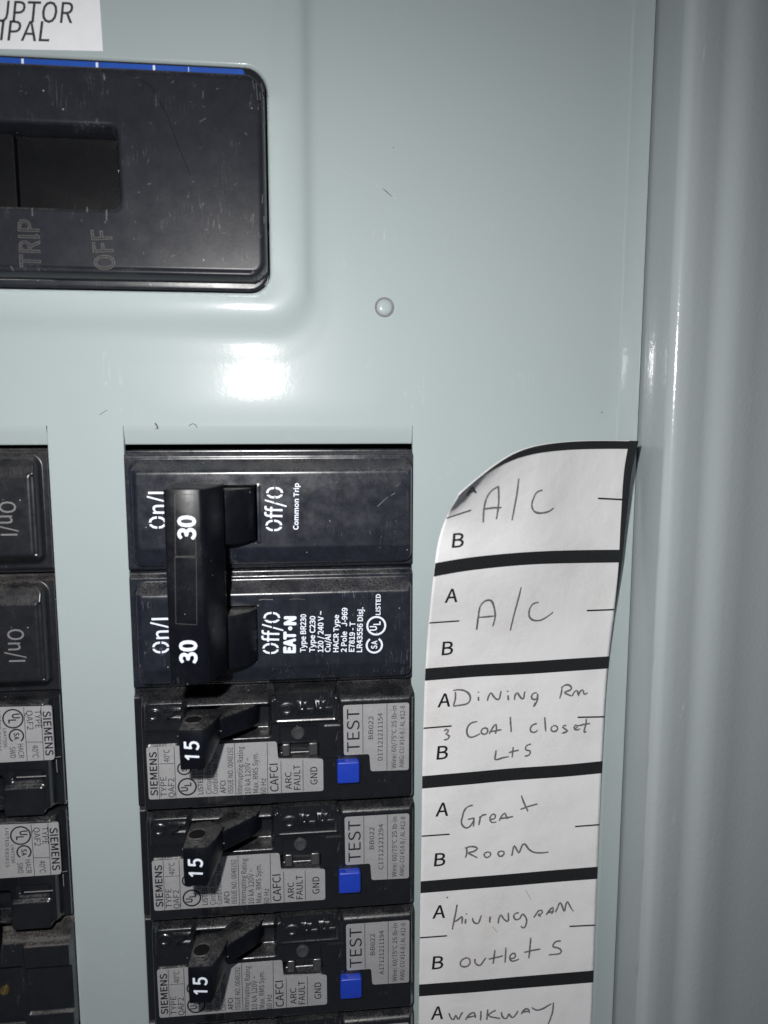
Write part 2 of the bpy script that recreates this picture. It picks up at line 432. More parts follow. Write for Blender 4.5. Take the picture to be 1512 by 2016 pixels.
# ------------------------------------------------------------------ main breaker
mo = (HR-20, HB+10, 2.2)
main = thing('main_breaker', 'large black main circuit breaker with TRIP and OFF markings above', 'circuit breaker', mo)
main['label'] = 'large black main breaker with raised TRIP and OFF lettering at top left'
WF = 8.6
mb = MB(); mb.pad(HLft+.15, HR-.22, HB+.2, HT-.15, -8, 2.3, 3.7, .5); lip = mb.build('flange', BLACK_SAT, main, mo)
FU1 = P(521.5, 350, WF)[0]; FB = P(300, 544, WF)[1]; FT = P(300, 132, WF)[1]
hf = HF(HLft+2.2, FU1, FB, FT, .3, WF)
# crown the face slightly, round the rim, sink the handle well
rim = -hf.sd(HLft+2.2, FU1, FB, FT, 3.6)
hf.h = np.where(rim > 1.3, WF, WF-1.3+np.sqrt(np.maximum(1.3**2-(1.3-np.maximum(rim, 0))**2, 0)))
hf.h = np.where(rim <= 0, 1.5, hf.h)
wb = box(-236, 241, 231, 403, WF)
hf.level(wb, 2.6, 1.3, .35)
hf.add((wb[0]-.5, wb[1]+.5, wb[2]-.5, wb[3]+.5), -.12, 1.6, .3)
hf.add((HLft+2.2, FU1-1.5, FB+1.05, FB+1.35), -.25, .1, .3)
face = hf.mesh(-4).build('face', BLACK_SAT, main, mo, sharp=70)
b2 = box(-200, 256, 30, 402, 4.5)
mb = MB(); mb.pad(b2[0], b2[1], wb[2]+.35, b2[3], 0, 4.3, .8, .3); mb.build('handle', BLACK_SHADE_SCRATCH, main, mo)
mb = MB(); mb.pad(wb[0]+.2, wb[1]-.25, wb[2]+.2, wb[3]-.2, 0, 2.75, 1.0, .1); mb.build('handle_well', BLACK_SHADE_SCRATCH, main, mo)  # well and handle coloured near-black to carry the recess's shade
mb = MB()
k = 2.8
def mp(x, y): return P(x/k, 90+y/k, WF)
text(mb, 'TRIP', mp(225,1228), mp(213,960), 3.6, WF+.02, outline=.022)
text(mb, 'OFF', mp(638,1235), mp(612,1010), 3.6, WF+.02, outline=.022)
for a, b in (((178,895),(180,940)),((480,890),(482,918)),((588,905),(588,975)),((575,975),(592,972)),((75,1240),(60,1215))):
    stroke(mb, [mp(*a), mp(*b)], .28, WF+.07)
mb.build('lettering', make_flat('raised_letter_wear', (.075,.075,.078), .5, .4, .3, 2500), face, mo)
mb = MB()
for pts, wdt in (([(700,150),(830,220),(920,380),(985,560),(1050,715)],.12),):
    stroke(mb, [mp(*q) for q in pts], wdt, WF+.02)
mb.build('hairline_scratch', BLACK_SHADE_SCRATCH, face, mo)
mb = MB()
for _ in range(46):
    x, y = random.uniform(30, 1380), random.uniform(150, 1200)
    if y > 400 and y < 900 and x < 680: continue
    a = random.uniform(0, 6.28); L = random.uniform(4, 26)
    stroke(mb, [mp(x, y), mp(x+L*math.cos(a), y+L*math.sin(a))], random.uniform(.05, .13), WF+.015)
for x0, y0, x1, y1 in ((1392,190,1402,240),(1412,205,1420,300),(1432,255,1436,300),(1440,205,1452,255),(1120,250,1118,290),(1100,420,1135,400),(1350,480,1362,492),(1448,820,1446,870),(1455,940,1456,980)):
    stroke(mb, [mp(x0, y0), mp(x1, y1)], .12, WF+.01)
mb.build('scuff', make_flat('grey_scuff', (.10,.10,.10), .55, .4, .3, 3000), face, mo)
mb = MB()                                                     # worn pale line along the flange
for pts in ([(0,1288),(300,1292)],[(560,1295),(900,1300),(1200,1303),(1420,1306)]):
    stroke(mb, [P(x/k, 90+y/k, 2.3) for x, y in pts], .10, 2.33)
mb.build('worn_edge', EDGE_GREY, lip, mo)

# blue strip label along the top of the main breaker's flange
BS = 2.34
mb = MB(); pa, pb = P(-200, 102.5, BS), P(478, 135.5, BS)
hgt = 4.2
mb.prism([(pa[0], pb[1]-hgt), (pb[0]+1.5, pb[1]-hgt), (pb[0], pb[1]-.12), (pa[0], pb[1]-.12)], BS-.02, BS+.06)
bs = tag(mb.build('strip_label', BLUE_STRIP, None, (pb[0]-20, pb[1]-2, BS)), 'narrow blue strip label with white divider ticks along the top of the main breaker', 'label')
mb = MB()
for x in (-60, 45, 191, 303, 371):
    q = P(x, 125, BS)[0]; wdt = .42 if x < 350 else .12
    stroke(mb, [(q, pb[1]-hgt+.2), (q, pb[1]-.2)], wdt, BS+.09)
mb.build('divider_tick', WHITE_PRINT, bs, (pb[0]-20, pb[1]-2, BS))

# white sticker above the main breaker
WS = 1.83
mb = MB(); q = [P(-240, 92, WS), P(203, 101, WS), P(194, -40, WS), P(-240, -52, WS)]
mb.prism(q, WS, WS+.09); so = (q[1][0]-15, q[1][1]+6, WS)
st = tag(mb.build('sticker', STICKER, None, so), 'white sticker with black italic capitals above the main breaker', 'sticker')
mb = MB()
text(mb, 'INTERRUPTOR', P(-7, 43, WS), P(147, 46, WS), 3.6, WS+.11, .006, .22, ref='UPTOR', anchor='end')
text(mb, 'PRINCIPAL', P(-30, 79, WS), P(98, 82, WS), 3.45, WS+.11, .006, .22, ref='CIPAL', anchor='end')
mb.build('lettering', STICKER_INK, st, so)

# ------------------------------------------------------------------ breakers
def c2(x, y, w): return P(280+x/5.4, 1330+y/5.4, w)
def c3(x, y, w): return P(520+x/4.877, 1330+y/4.877, w)
VS1 = P(500, 1350, 0.0)[1]                       # top of the first arc-fault breaker's bay
VE = [VS1+2*PITCH, VS1+PITCH]                    # the two poles above it
SW = 4.4                                         # label face height of the arc-fault breakers
SO = (UL, VS1, 0)

# ---- moulded body of the arc-fault breaker
hf = HF(UL+.3, UR-.25, VS1-PITCH+.06, VS1-.06, .2, -1.5)
TOPV = P(450, 1385, SW)[1]
ledge = hf.V
prof_v = [(-99, SW), (VS1-PITCH+.05, SW-1.2), (VS1-PITCH+.5, SW-.15), (VS1-PITCH+.9, SW), (TOPV-.9, SW), (TOPV-.45, SW-.10), (TOPV-.1, SW-.33), (TOPV+.2, SW-.72), (TOPV+.38, SW-1.2), (VS1-.5, -1.0), (VS1, -1.5)]
hf.h = np.interp(hf.V, [a for a, b in prof_v[1:]], [b for a, b in prof_v[1:]])
lu = P(283, 1480, SW)[0]
m = sstep((hf.U-(lu-.9))/.7); hf.h = hf.h*m+np.minimum(hf.h, 1.2)*(1-m)          # lower ledge at the left end
ru = P(806, 1480, SW)[0]
m = sstep((ru+1.2-hf.U)/1.0); hf.h = hf.h*m+np.minimum(hf.h, 2.6)*(1-m)
bOFF = box(531, 1352, 667, 1424, SW+1.2); hf.level((bOFF[0], bOFF[1], bOFF[2], VS1-1.0), SW+1.1, .5, .5)
hf.level((bOFF[0]+.9, bOFF[1]-.5, bOFF[2]+.5, bOFF[3]-.8), SW+.75, .5, .35)
bON = box(284, 1381, 364, 1441, SW+.7); hf.level(bON, SW+.7, .7, .6)
bTS = box(368, 1393, 531, 1452, SW); hf.level(bTS, .6, .3, .35)                    # well of the toggle
bLED = (c3(140,0,SW)[0], c3(505,0,SW)[0], c3(300,652,SW)[1], c3(300,488,SW)[1]); hf.level(bLED, SW-.5, .3, .3)
bSL = (c3(118,0,SW)[0], c3(512,0,SW)[0], c3(300,802,SW)[1], c3(300,662,SW)[1]); hf.level(bSL, SW-2.6, .3, .25)
bPL = (c3(562,0,SW)[0], c3(748,0,SW)[0], c3(700,786,SW)[1], c3(700,474,SW)[1]); hf.add(bPL, .22, .5, .25)
bG = (c2(20,0,SW)[0], c2(360,0,SW)[0], c2(200,745,SW)[1], c2(200,625,SW)[1]); hf.add(bG, -.35, .5, .3)
def relax(h, n=1):
    for _ in range(n):
        q = np.pad(h, 1, mode='edge'); h = (q[1:-1,1:-1]*4+q[:-2,1:-1]+q[2:,1:-1]+q[1:-1,:-2]+q[1:-1,2:])/8
    return h
def ink_lines(mb, L, cf, w, wd_=.11):
    for a, b in L: stroke(mb, [cf(*a, w), cf(*b, w)], wd_, w)
hf.h = relax(hf.h, 2); arc_body = hf.mesh()
def ul_mark(mb, c, r, w, e1, ringw, listed=True):
    """UL in a circle; e1 is the reading direction"""
    ring(mb, c, r, ringw, w); e1 = np.array(e1); e2 = np.array([-e1[1], e1[0]]); c = np.array(c)
    text(mb, 'U', c-e1*r*.55-e2*r*.05, c-e1*r*.02-e2*r*.05, r*.75, w, .03)
    text(mb, 'L', c+e1*r*.08-e2*r*.45, c+e1*r*.5-e2*r*.45, r*.75, w, .03)
def csa_mark(mb, c, r, w, e1, ringw):
    a = math.degrees(math.atan2(e1[1], e1[0]))
    ring(mb, c, r, ringw, w, a+35, a+325)
    e1 = np.array(e1); e2 = np.array([-e1[1], e1[0]]); c = np.array(c)
    text(mb, 'S', c-e1*r*.5-e2*r*.35, c-e1*r*.02-e2*r*.35, r*.75, w, .03)
    text(mb, 'A', c+e1*r*.06-e2*r*.35, c+e1*r*.6-e2*r*.35, r*.7, w, .03)
def rounded(poly, r=.5, n=4):
    out = []; m = len(poly)
    for i in range(m):
        a, b, c = (np.array(poly[j % m]) for j in (i-1, i, i+1))
        d1 = (a-b)/np.linalg.norm(a-b); d2 = (c-b)/np.linalg.norm(c-b); rr = min(r, np.linalg.norm(a-b)/2.1, np.linalg.norm(c-b)/2.1)
        s, e = b+d1*rr, b+d2*rr
        for k in range(n+1):
            t = k/n; q = (1-t)**2*s+2*t*(1-t)*b+t*t*e; out.append((float(q[0]), float(q[1])))
    return out

LW = SW+.05                                       # label sheets
TW = LW+.055                                      # ink on them
def rating_label():
    q = [c2(42,762,SW), c2(1412,700,SW), c3(118,800,SW), c3(566,798,SW), c3(570,1106,SW), c2(72,1318,SW)]
    q[2] = (c3(120,0,SW)[0], c3(120,802,SW)[1]); q[1] = (c3(108,0,SW)[0], q[1][1])
    m = MB(); m.prism(rounded(q[::-1], .55), SW-.4, LW); return m
def rating_text():
    m = MB(); T = lambda s, a, b, cap, bold=0: text(m, s, c2(*a, SW), c2(*b, SW), cap, TW, bold)
    f = 9.35*5.4
    T('SIEMENS', (168,1272), (152,808), 74/f, .02); T('TYPE', (262,1282), (256,1072), 62/f); T('QAF2', (345,1292), (340,1088), 62/f)
    T('40°C', (292,918), (290,785), 60/f)
    T('LISTED E82615', (650,1258), (640,850), 55/f, .008); T('Circuit Breaker', (738,1255), (725,830), 58/f); T('Combination Type', (808,1253), (790,800), 58/f)
    T('AFCI', (890,1247), (885,1115), 55/f, .008); T('ISSUE NO. 0048192', (968,1247), (962,762), 56/f)
    T('Interrupting Rating', (1062,1257), (1075,752), 56/f); T('10 kA 120V ~', (1152,1255), (1150,870), 58/f); T('Max. RMS Sym.', (1236,1242), (1228,818), 58/f); T('60 Hz', (1318,1257), (1316,1088), 58/f)
    T('CAFCI', (1450,1228), (1440,932), 88/f, .006)
    T('LR47590', (575,1078), (565,900), 40/f)
    D = lambda s, a, b, cap, bold=0: text(m, s, c3(*a, SW), c3(*b, SW), cap, TW, bold)
    g = 9.35*4.877
    D('ARC', (265,1088), (260,922), 60/g, .004); D('FAULT', (350,1092), (345,852), 64/g, .004); D('GND', (512,1042), (510,872), 68/g, .004)
    ink_lines(m, [((165,766),(186,1312)),((338,760),(360,1305)),((182,940),(345,934)),((978,722),(996,1267)),((1328,712),(1336,1255)),((1474,905),(1480,1248))], c2, TW)
    ink_lines(m, [((372,808),(375,1108))], c3, TW)
    ul_mark(m, c2(480,1180,SW), 92/f, TW, (0,1), 17/f); csa_mark(m, c2(448,985,SW), 68/f, TW, (0,1), 15/f)
    return m
def test_label():
    q = [c3(758,285,SW), c3(1392,258,SW), c3(1388,905,SW), c3(1022,918,SW), c3(1010,752,SW), c3(766,750,SW)]
    q[5] = (q[5][0], q[4][1])
    m = MB(); m.prism(rounded(q[::-1], .55), SW-.4, LW); return m
def test_text(serial):
    m = MB(); g = 9.35*4.877
    D = lambda s, a, b, cap, bold=0: text(m, s, c3(*a, SW), c3(*b, SW), cap, TW, bold)
    D('TEST', (916,728), (914,318), 122/g); D('BB022', (1046,608), (1048,388), 46/g); D(serial, (1136,812), (1136,358), 46/g)
    D('Wire: 60/75°C 25 lb-in', (1266,888), (1270,288), 46/g); D('AWG: CU #14-8 / AL #12-8', (1340,882), (1352,288), 46/g)
    ink_lines(m, [((946,278),(950,748)),((1180,268),(1180,910))], c3, TW)
    return m
def toggle_mesh():
    """single-pole toggle: an arm rising out of its well to a square head"""
    WT = 17.6
    uA, vA = P(351, 1437, WT); uB, vB = P(403, 1515, WT)
    uE = P(509, 1420, 3.5)[0]
    m = MB()
    head = [(uA, WT), (uB, WT), (uB+1.5, WT-3.0), (uB+2.6, WT-7.4), (uB-.6, 8.0), (uA+.3, 8.4)]
    lower = [(uA+.1, WT-.1), (uB-.1, WT-.1), (uB+.7, WT-3.2), (uB+.5, WT-6.6), (uB-.8, 8.6), (uA+.4, 8.8)]
    m.rings([[(a_, vB, b_) for a_, b_ in lower], [(a_, vB+3.6, b_) for a_, b_ in head], [(a_, vA, b_) for a_, b_ in head]], True, True)
    arm = [(uB-1.0, WT-5.0), (uB+2.0, WT-6.2), (uB+5.2, 8.7), (uE-1.0, 5.6), (uE, 3.6), (uE, -.5), (uE-6.5, -.5), (uE-7.4, 4.4), (uB-1.0, 8.2)]
    m.extrude_v(arm, vA-5.2, vA-.7)
    return m, (uA, vA, uB, vB, WT)
tog_mb, (uA, vA, uB, vB, WT) = toggle_mesh()
def led_posts():
    m = MB()
    for x0, x1 in ((158,236),(418,508)):
        a = (c3(x0,0,SW)[0], c3(x1,0,SW)[0]); m.pad(a[0], a[1], bSL[2]+.25, bSL[3]-.05, SW-3.4, SW-.65, .35, .5)
    return m

SIE_GROUP = 'arc fault breakers in the right column'
def arc_breaker(first, k, serial, label, offset=(0,0), tog_shift=0.0, on=True, right=True):
    r = thing('arc_fault_breaker', label, 'circuit breaker', (UL+offset[0], VS1-PITCH*k+offset[1], 0), SIE_GROUP)
    if first is None:
        O = SO; p = {}
        p['body'] = arc_body.build('body', BLACK_SIE, r, O, sharp=75)
        p['rating'] = rating_label().build('rating_label', SILVER, r, O)
        p['rtext'] = rating_text().build('lettering', LABEL_INK, p['rating'], O)
        p['test'] = test_label().build('test_label', SILVER, r, O)
        tg = p['toggle'] = tog_mb.build('toggle', BLACK_HANDLE, r, O, bevel=.28)
        m = MB(); cu_ = (uA+uB)/2+1.4; text(m, '5', (cu_, vB+4.0), (cu_-.05, vB+5.9), 2.7, WT+.03, .02, .10)
        stroke(m, [(cu_, vB+2.62), (cu_-2.7, vB+2.9)], .42, WT+.03); stroke(m, [(cu_-2.62, vB+2.95), (cu_-1.95, vB+2.2)], .36, WT+.036); p['num'] = m.build('amp_number', WHITE_PRINT, tg, O)
        hc = P(391, 1414, 12.0); hu = (uA+uB)/2-.2; hw = 13.0          # flat dark disc painting the shade inside the head's pin hole
        m = MB(); N = 24
        m.rings([[(hu+r_*math.cos(2*math.pi*i/N), vA+dv, hw+r_*1.0*math.sin(2*math.pi*i/N)) for i in range(N)] for r_, dv in ((1.66,.02),(1.62,.03))], cap_last=True)
        p['hole'] = m.build('pin_hole_shade', CAVITY, tg, O)
        m = MB(); m.rings([[(hu+r_*math.cos(2*math.pi*i/N), vA+dv, hw+r_*math.sin(2*math.pi*i/N)) for i in range(N)] for r_, dv in ((2.0,.02),(1.85,.16),(1.62,.05))], cap_last=False)
        p['hring'] = m.build('pin_collar', DUSTY, tg, O)
        bb = box(664, 1501, 708, 1543, SW+1.7)
        m = MB(); m.pad(bb[0], bb[1], bb[2], bb[3], SW-1, SW+1.7, .45, .35); p['btn'] = m.build('test_button', BLUE_BUTTON, r, O)
        m = MB(); cc = c3(325,562,SW); N = 24
        m.rings([[(cc[0]+a*math.cos(2*math.pi*i/N), cc[1]+a*math.sin(2*math.pi*i/N), SW-.55+b) for i in range(N)] for a, b in ((1.5,0),(1.45,.25),(1.2,.55),(1.0,.6),(.9,.42),(.6,.36),(.2,.34))])
        p['pin'] = m.build('locating_pin', CLEAR_GREY, r, O)
        p['led'] = led_posts().build('light_pipe', CLEAR_GREY, r, O)
        m = MB(); f = 5.4
        for ch, x0, x1, y0, y1, bd, w in (('O',c2(48,0,SW)[0],c2(180,0,SW)[0],c2(0,505,SW)[1],c2(0,330,SW)[1],bON,SW+.62),('N',c2(238,0,SW)[0],c2(388,0,SW)[0],c2(0,500,SW)[1],c2(0,325,SW)[1],bON,SW+.62),
                          ('O',c3(150,0,SW)[0],c3(275,0,SW)[0],c3(0,395,SW)[1],c3(0,245,SW)[1],bOFF,SW+.68),('F',c3(325,0,SW)[0],c3(450,0,SW)[0],c3(0,390,SW)[1],c3(0,235,SW)[1],bOFF,SW+.68),('F',c3(500,0,SW)[0],c3(630,0,SW)[0],c3(0,385,SW)[1],c3(0,230,SW)[1],bOFF,SW+.68)):
            m = MB(); text(m, ch, (x1, y0), (x1, y1), x1-x0, w, outline=.085)
            p.setdefault('emb', []).append(m.build('embossed_letter', BLACK_SIE, p['body'], O, sharp=60))
        arc_breaker.p = p
    else:
        p0 = arc_breaker.p; p = {}
        for kk in ('body','rating','test','toggle','btn','pin','led'): p[kk] = copy_part(p0[kk], r)
        copy_part(p0['rtext'], p['rating'])
        for kk in ('num','hole','hring'): copy_part(p0[kk], p['toggle'])
        for q in p0['emb']: copy_part(q, p['body'])
    if tog_shift:
        p['toggle'].rotation_euler = (0, math.radians(tog_shift*.3), 0)
        p['toggle'].location = W3(-.15, 1.35, 0)
    test_text(serial).build('lettering', LABEL_INK, p['test'], SO)
    return r
def txt_label(s): return s
b1 = arc_breaker(None, 0, 'D17121211154', 'black arc fault breaker directly below the double breaker, its number ending in 1154', (0,0), 0)
b2_ = arc_breaker(b1, 1, 'C1712121294', 'black arc fault breaker in the middle of three with blue test buttons', (.15,0), 1.0)
b3 = arc_breaker(b1, 2, 'A17121211194', 'black arc fault breaker nearest the bottom edge with its blue button fully shown', (.3,0), 1.3)
b4 = arc_breaker(b1, 3, 'A17121211194', 'black breaker only just showing at the bottom edge of the right column', (.3,0), 1.0)

# ---- double-pole breaker
EW = 3.8
def pole_field(vt):
    hf = HF(UL+.25, UR-.2, vt-PITCH+.05, vt-.05, .2, .7)
    L0, R0 = P(257, 1000, EW)[0], P(813, 1000, EW)[0]
    top_out, top_in = vt-1.95, vt-4.2
    bot_in, bot_out = vt-20.2, vt-23.6
    sd = hf.sd(L0-.2, R0, vt-23.9, top_out, 2.0)
    up_ = np.interp(hf.V, [vt-PITCH, vt-24.2, vt-23.9, bot_out+.1, bot_in-.15, bot_in+.2, top_in-.3, top_in+.15, top_in+.5, top_out-.5, top_out, vt],
                          [.7, .7, 1.6, 2.5, EW-.15, EW, EW, EW-.12, EW-.6, 1.25, .75, .7])
    mk = sstep((.15-sd)/.5); hf.h = .7*(1-mk)+up_*mk
    # low rim all round the raised face
    inner = hf.sd(L0+1.0, R0-.5, vt-23.3, top_in, .4)
    side = sstep((inner+.1)/.5)*(hf.V < top_in)*(hf.V > bot_in)
    hf.h -= .45*side*mk
    # far edge steps down beside the neighbour
    e = sstep((vt-.55-hf.V)/.4); hf.h = hf.h*e+(-.4)*(1-e)
    e = sstep((hf.V-(vt-PITCH+.35))/.4); hf.h = hf.h*e+(-1.2)*(1-e)
    hf.h = relax(hf.h, 2)
    return hf
EO = (UL, VE[0], 0)
dp = thing('double_breaker', 'black double breaker whose two poles share a tie handle marked 30', 'circuit breaker', EO)
def e5(x, y, w): return P(490+x/4.447, 930+y/4.447, w)
def e4(x, y, w): return P(300+x/4.8, 930+y/4.8, w)
poles = []
HWELL = []
for i, vt in enumerate(VE):
    hf = pole_field(vt)
    y0, y1 = ((957,1068),(1196,1305))[i]
    wl = box(346, y0, 505, y1, EW); hf.level(wl, .2, .3, .3); HWELL.append(wl)
    hf.add((wl[1]+.1, wl[1]+.75, wl[2]-.2, wl[3]+.2), .10, .1, .2)
    poles.append(hf.mesh().build('pole_body', BLACK, dp, EO, sharp=75))
# each pole's toggle barrel, a curved stem turning in its well
for i, wl in enumerate(HWELL):
    m = MB(); a = P(505, 1010, EW)[0]
    prof = [(a-.15, .2), (a-.2, EW+.2), (a-1.6, 6.6), (a-4.0, 8.6), (a-6.6, 9.4), (a-14, 9.8), (a-15.5, 5.5), (a-17.0, .2)]
    m.extrude_v(prof, wl[2]+.35, wl[3]-.3); m.build('toggle', BLACK_HANDLE, dp, EO, bevel=.3)
# tie handle
WH = 19.6
hA = e4(98, 150, WH); hB = e4(515, 1990, WH); ur0 = e4(700, 1000, 9.0)[0]
prof = [(hA[0], WH), (hB[0]-.5, WH), (hB[0]+.25, WH-.25), (hB[0]+.9, WH-1.6), (ur0, 12.2), (ur0-.1, 8.4), (ur0-.9, 7.0), (hA[0]+.9, 7.0), (hA[0]+.2, 8.0), (hA[0]-.05, 13)]
m = MB(); m.extrude_v(prof, hB[1]-.35, hA[1]+.0)
tie = m.build('tie_handle', BLACK_HANDLE, dp, EO, bevel=.45, seg=3)
m = MB()
for q in ([(212,205),(400,210),(412,790),(218,795)],[(212,800),(415,805),(420,1440),(222,1430)]):
    p4 = [e4(*z, WH) for z in q]
    for i in range(4):
        stroke(m, [p4[i], p4[(i+1) % 4]], .10 if i % 2 else .12, WH+.015)
m.build('inlay_outline', make_flat('inlay_line', (.05,.05,.048), .5, .4, .3, 3000), tie, EO)
m = MB()
text(m, '30', e4(404,636,WH), e4(402,408,WH), 2.95, WH+.03, .035); text(m, '30', e4(418,1805,WH), e4(414,1585,WH), 2.95, WH+.03, .035)
m.build('amp_number', WHITE_PRINT, tie, EO)
m = MB()                                                       # grip ribs on the tie handle's sloping side
# lettering on the poles
cut = MB()
def stencil(m, s, p0, p1, cap, w):
    text(m, s, p0, p1, cap, w, .012)
def stencil_cuts(cut, c, e1, e2, hw_, hh, w):
    """gaps of the stencil O"""
    c = np.array(c); e1 = np.array(e1); e2 = np.array(e2)
    for sgn in (-1, 1):
        stroke(cut, [c+e2*hh*.55*sgn, c+e2*hh*1.25*sgn], .34, w)
        stroke(cut, [c+e1*hw_*.5*sgn, c+e1*hw_*1.4*sgn], .30, w)
TWE = EW+.06
m1 = MB(); m2 = MB(); f = 4.447*9.35
def EP(m, s, a, b, cap, bold=.012): text(m, s, e5(*a, EW), e5(*b, EW), cap/f, TWE, bold)
EP(m1, 'Off/O', (288,518), (298,128), 136); EP(m1, 'Common Trip', (432,502), (438,94), 42, .03)
EP(m2, 'Off/O', (258,1592), (272,1222), 136)
text(m1, 'On/I', P(327,1041,EW), P(325,968,EW), 136/f, TWE, .012); text(m2, 'On/I', P(333,1286,EW), P(331,1216,EW), 136/f, TWE, .012)
for (cx_, cy_, hh_, hv) in ((215,470,72,46),(228,187,72,58),(188,1545,72,46),(206,1282,72,58)):
    c = e5(cx_, cy_, EW); stencil_cuts(cut, c, (0,1), (-1,0), hv/f, hh_/f, TWE+.03)
for c in (P(311,1030,EW), P(317,1275,EW)):
    stencil_cuts(cut, c, (0,1), (-1,0), 46/f, 72/f, TWE+.03)
EP(m2, 'EAT', (402,1582), (405,1392), 92, .07); EP(m2, 'N', (407,1338), (408,1258), 92, .07)
ring(m2, e5(362,1365,EW), 9/f, 19/f, TWE)
for s, a, b, cap in (('Type BR230',(496,1573),(500,1240),46),('Type C230',(576,1573),(581,1256),46),('120 / 240 V ~',(650,1573),(652,1212),46),('Cu/Al',(712,1573),(716,1415),46),
                     ('HACR Type',(782,1573),(788,1246),44),('2 Pole   J-969',(853,1573),(862,1184),46),('E7819 - T',(921,1570),(930,1308),46),('LR43556 Disj.',(989,1573),(1000,1180),46),('LISTED',(1150,1248),(1152,1064),40)):
    EP(m2, s, a, b, cap, .028)
ul_mark(m2, e5(1115,1342,EW), 80/f, TWE, (0,1), 17/f); csa_mark(m2, e5(1098,1512,EW), 68/f, TWE, (0,1), 17/f)
m1.build('lettering', WHITE_PRINT, poles[0], EO); m2.build('lettering', WHITE_PRINT, poles[1], EO)
cut.build('stencil_gap', BLACK, poles[0], EO)
m = MB()
for a, b, wd_ in (((1125,298),(1215,215),.09),((1240,205),(1280,180),.08),((1290,125),(1330,88),.05)):
    stroke(m, [e5(*a, EW), e5(*b, EW)], wd_, TWE)
m.build('scratch_and_line', EDGE_GREY, poles[0], EO)
m = MB()
for pts, wd_ in (([(85,1118),(130,1110),(210,1114)],.12),([(355,1112),(430,1106),(490,1112)],.05)):
    stroke(m, [e5(*q, EW) for q in pts], wd_, TWE)
m.build('scratch_and_line', EDGE_GREY, poles[1], EO)

# ---- left column: the same mouldings turned half round
UC = (UL+ULL)/2
def turned(name, label, k, group, dv=0.0):
    """empty for a breaker rotated by 180 degrees in its own bay k (0 = first arc-fault row)"""
    r = thing(name, label, 'circuit breaker', (2*UC-UL, VS1-PITCH*(k+1)+dv, 0), group)
    r.rotation_euler = (0, math.pi, 0)
    return r
def plain_pole():
    hf = pole_field(VE[0]); wl = HWELL[0]; hf.level(wl, .2, .3, .3); return hf.mesh()
pp = None
for i, lab in enumerate(('black breaker with grey On lettering at the top of the left column', 'black breaker with grey On lettering above the silver labelled breakers on the left')):
    r = turned('single_breaker', lab, i-2, 'plain breakers in the left column', .5 if i == 0 else 0)
    if pp is None:
        pp = plain_pole().build('body', DUSTY, r, EO, sharp=75)
        m = MB(); wl = HWELL[0]; a = P(505, 1010, EW)[0]
        m.extrude_v([(a-.15,.2),(a-.2,EW+.2),(a-3,8.0),(a-7.2,14.5),(a-12.5,14.5),(a-13,9),(a-14,.2)], wl[2]+.35, wl[3]-.3)
        pt = m.build('toggle', BLACK_HANDLE, r, EO, bevel=.3); bd = pp
        m = MB(); text(m, 'On/I', P(327,1036,EW), P(325,970,EW), 130/f, TWE, .004); pl = m.build('lettering', GREY_PRINT, bd, EO)
    else:
        bd = copy_part(pp, r); copy_part(pt, r); copy_part(pl, bd)
def g7(x, y, w): return P(x/4.58, 1360+y/4.58, w)
LU, LV = 2*UC-UL, VS1-PITCH
first = None
for i, lab in enumerate(('black breaker with silver label in the left column, upper of the two', 'black breaker with silver label in the left column, lower of the two')):
    r = turned('labelled_breaker', lab, i, 'silver labelled breakers in the left column')
    bd = copy_part(arc_breaker.p['body'], r); bd.name = 'body'
    tg = copy_part(arc_breaker.p['toggle'], r); copy_part(arc_breaker.p['num'], tg); copy_part(arc_breaker.p['hole'], tg)
    if first is None:
        loc = lambda p: (2*UC-p[0], VS1-PITCH+VS1-p[1])       # turn panel points into the un-rotated frame
        q = [g7(-160,150,SW), g7(462,135,SW), g7(492,620,SW), g7(-160,655,SW)]
        m = MB(); m.prism(rounded([loc(z) for z in q][::-1], .6), SW-.4, LW); lb = first = m.build('rating_label', SILVER, r, SO)
        m = MB(); h = 9.2*4.58
        T = lambda s, a, b, cap, bold=0: text(m, s, loc(g7(*a, SW)), loc(g7(*b, SW)), cap/h, TW, bold)
        T('SIEMENS', (386,183), (414,583), 64, .02); T('TYPE', (312,172), (322,337), 52); T('QAF2', (236,178), (248,352), 52); T('40°C', (290,488), (296,602), 50)
        T('HACR', (160,478), (172,606), 46); T('SWD', (88,505), (96,606), 46); T('LR47590', (26,340), (38,508), 28); T('LISTED E82615', (-24,180), (-18,545), 28)
        ink_lines(m, [((368,142),(396,625)),((213,150),(246,632)),((238,462),(387,462))], lambda x, y, w: loc(g7(x, y, w)), TW)
        ul_mark(m, loc(g7(118,250,SW)), 82/h, TW, (0,1), 13/h); csa_mark(m, loc(g7(150,405,SW)), 58/h, TW, (0,1), 13/h)
        lt = m.build('lettering', LABEL_INK, lb, SO)
        m = MB()
        for pts in ([(415,768),(330,772),(150,780)],):
            stroke(m, [loc(g7(*z, SW+.7)) for z in pts], .26, SW+.73)
        for pts in ([(500,600),(548,592)],[(508,620),(516,735)]):
            stroke(m, [loc(g7(*z, SW)) for z in pts], .12, SW+.03)
        ce = m.build('chipped_edge', EDGE_GREY, bd, SO)
    else:
        lb = copy_part(first, r); copy_part(lt, lb); copy_part(ce, bd)
